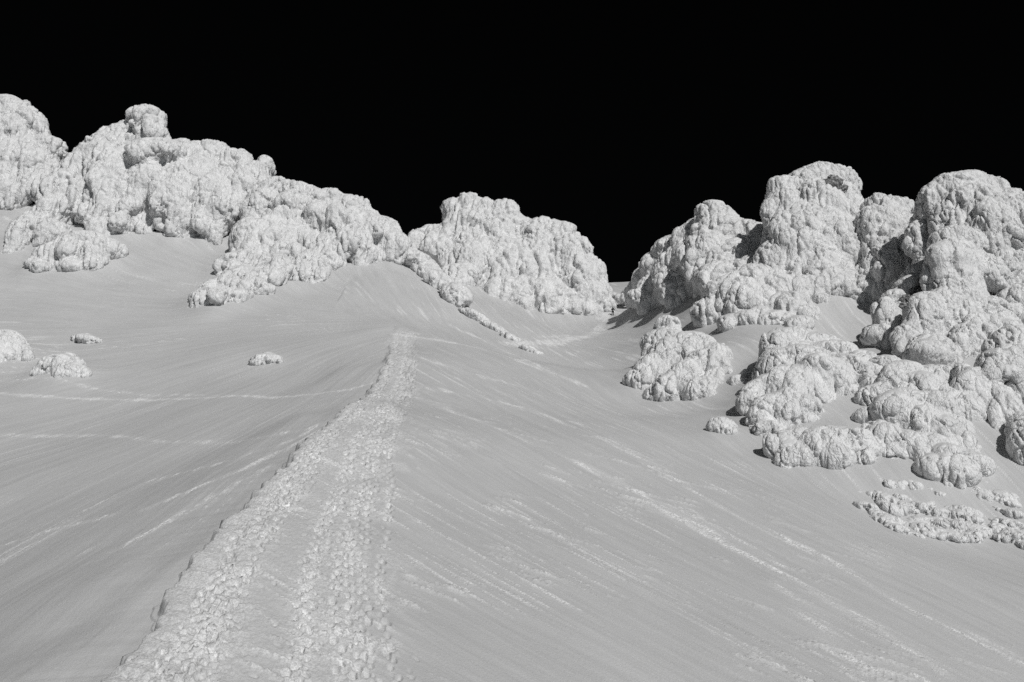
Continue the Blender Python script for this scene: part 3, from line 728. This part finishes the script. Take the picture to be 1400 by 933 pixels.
for s in (-1, 1):                                              # gloved hands: palm, four fingers curled round the grip, thumb
    hx, hy, hz = s*.345, -.33, 1.04
    VV_ = [(hx, hy+.03, hz), (hx, hy-.04, hz)]; EE = [(0, 1)]; RR = [.035, .04]
    for k in range(4):
        z0 = hz+.03-.02*k; i = len(VV_)
        VV_ += [(hx+s*.02, hy-.07, z0), (hx, hy-.10+.004*k, z0), (hx-s*.025, hy-.08, z0)]; EE += [(1, i), (i, i+1), (i+1, i+2)]; RR += [.012, .011, .009]
    i = len(VV_); VV_ += [(hx-s*.03, hy-.02, hz+.03), (hx-s*.03, hy-.06, hz+.04)]; EE += [(0, i), (i, i+1)]; RR += [.013, .011]
    skin("glove", VV_, EE, RR, dark, per, 1)
hv = np.array([v for v in IV if v[2] > -.25]); # helmet shell
bm = bmesh.new(); bmesh.ops.create_uvsphere(bm, u_segments=20, v_segments=12, radius=1)
for v in list(bm.verts):
    if v.co.z < -.2: bm.verts.remove(v)
    else: v.co = (v.co.x*.115, v.co.y*.135-.06, v.co.z*.12+1.65)
me = bpy.data.meshes.new("helmet"); bm.to_mesh(me); bm.free(); me.materials.append(dark)
o = bpy.data.objects.new("helmet", me); COL.objects.link(o); o.parent = per
skin("goggles", [(-.06,-.15,1.63),(0,-.165,1.63),(.06,-.15,1.63)], [(0,1),(1,2)], [.025,.03,.025], mtl, per, 1)
bpk = skin("backpack", [(0,.17,1.10),(0,.19,1.25),(0,.17,1.44)], [(0,1),(1,2)], [(.14,.09),(.16,.11),(.12,.08)], dark2, None)
bpk.location = per.location; bpk.scale = per.scale; bpk["label"] = "dark pack on the back of the climber in the gap"; bpk["category"] = "backpack"
for s, w_ in ((-1, "left"), (1, "right")):
    rt = bpy.data.objects.new("trekking_pole", None); COL.objects.link(rt)
    rt.location = (per.location[0]+s*.345*1.12, per.location[1]-.40*1.12, per.location[2])
    gz = float(base_h([rt.location[0]+s*.12], [rt.location[1]-.2])[0]+bank_h(np.array([rt.location[0]+s*.12]), np.array([rt.location[1]-.2]))[0])
    top = per.location[2]+1.09*1.12
    skin("shaft", [(0,0,top-rt.location[2]),(s*.12,-.2,gz-rt.location[2]+.02)], [(0,1)], [.012,.01], mtl, rt, 1)
    skin("grip", [(0,0,top-rt.location[2]+.06),(0.01*s,-.01,top-rt.location[2]-.08)], [(0,1)], [.022,.02], dark, rt, 1)
    skin("basket", [(s*.11,-.19,gz-rt.location[2]+.08),(s*.11,-.19,gz-rt.location[2]+.10)], [(0,1)], [.05,.05], dark, rt, 1)
    rt["label"] = f"thin trekking pole on the {w_} side of the climber in the gap"; rt["category"] = "trekking pole"; rt["group"] = "climber's poles"

# ------------------------------------------------------------------ light
EL, AZ = R_(37), R_(27)            # sun behind the viewer, off to the right
sun_dir = np.array([math.sin(AZ)*math.cos(EL), -math.cos(AZ)*math.cos(EL), math.sin(EL)])
sd = bpy.data.lights.new("sun", 'SUN'); sd.energy = 3.3; sd.angle = R_(.5); sd.color = (1, .995, .985)
so = bpy.data.objects.new("sun", sd); COL.objects.link(so)
from mathutils import Vector
so.rotation_euler = Vector(sun_dir).to_track_quat('Z', 'Y').to_euler()
W = bpy.data.worlds.new("World"); SC.world = W; W.use_nodes = True; T = W.node_tree; T.nodes.clear()
o_ = T.nodes.new('ShaderNodeOutputWorld'); bg = T.nodes.new('ShaderNodeBackground'); T.links.new(bg.outputs[0], o_.inputs[0])
sk = T.nodes.new('ShaderNodeTexSky'); sk.sky_type = 'NISHITA'; sk.sun_disc = False; sk.sun_elevation = EL
sk.sun_rotation = math.atan2(sun_dir[0], sun_dir[1]); sk.altitude = 3200; sk.dust_density = .2; sk.air_density = .7
# black and white film behind a red filter: only the red part of the sky counts, deepened away from the sun
sp = T.nodes.new('ShaderNodeSeparateColor'); T.links.new(sk.outputs[0], sp.inputs[0])
tc = T.nodes.new('ShaderNodeTexCoord'); dt = T.nodes.new('ShaderNodeVectorMath'); dt.operation = 'DOT_PRODUCT'
T.links.new(tc.outputs['Generated'], dt.inputs[0]); dt.inputs[1].default_value = (math.sin(AZ)*.75, -math.cos(AZ)*.9, .25)
mr = T.nodes.new('ShaderNodeMapRange'); mr.interpolation_type = 'SMOOTHSTEP'; T.links.new(dt.outputs['Value'], mr.inputs[0])
for i, v in enumerate((.0, .8, .022, 1.)): mr.inputs[i+1].default_value = v
mu = T.nodes.new('ShaderNodeMath'); mu.operation = 'MULTIPLY'; T.links.new(sp.outputs[0], mu.inputs[0]); T.links.new(mr.outputs[0], mu.inputs[1])
cc = T.nodes.new('ShaderNodeMix'); cc.data_type = 'RGBA'; cc.blend_type = 'MULTIPLY'; cc.inputs[0].default_value = 1
T.links.new(mu.outputs[0], cc.inputs[6]); cc.inputs[7].default_value = (.85, .93, 1, 1)
T.links.new(cc.outputs[2], bg.inputs[0]); bg.inputs[1].default_value = .08
SC.view_settings.view_transform = 'Standard'; SC.view_settings.look = 'None'; SC.view_settings.exposure = 0; SC.view_settings.gamma = 1
SC.render.engine = 'CYCLES'
try:
    SC.cycles.use_denoising = False; SC.cycles.denoiser = 'OPENIMAGEDENOISE'; SC.cycles.denoising_prefilter = 'ACCURATE'
    SC.cycles.max_bounces = 6; SC.cycles.diffuse_bounces = 4
except Exception: pass
for r in RIMES: print("RIME", r)
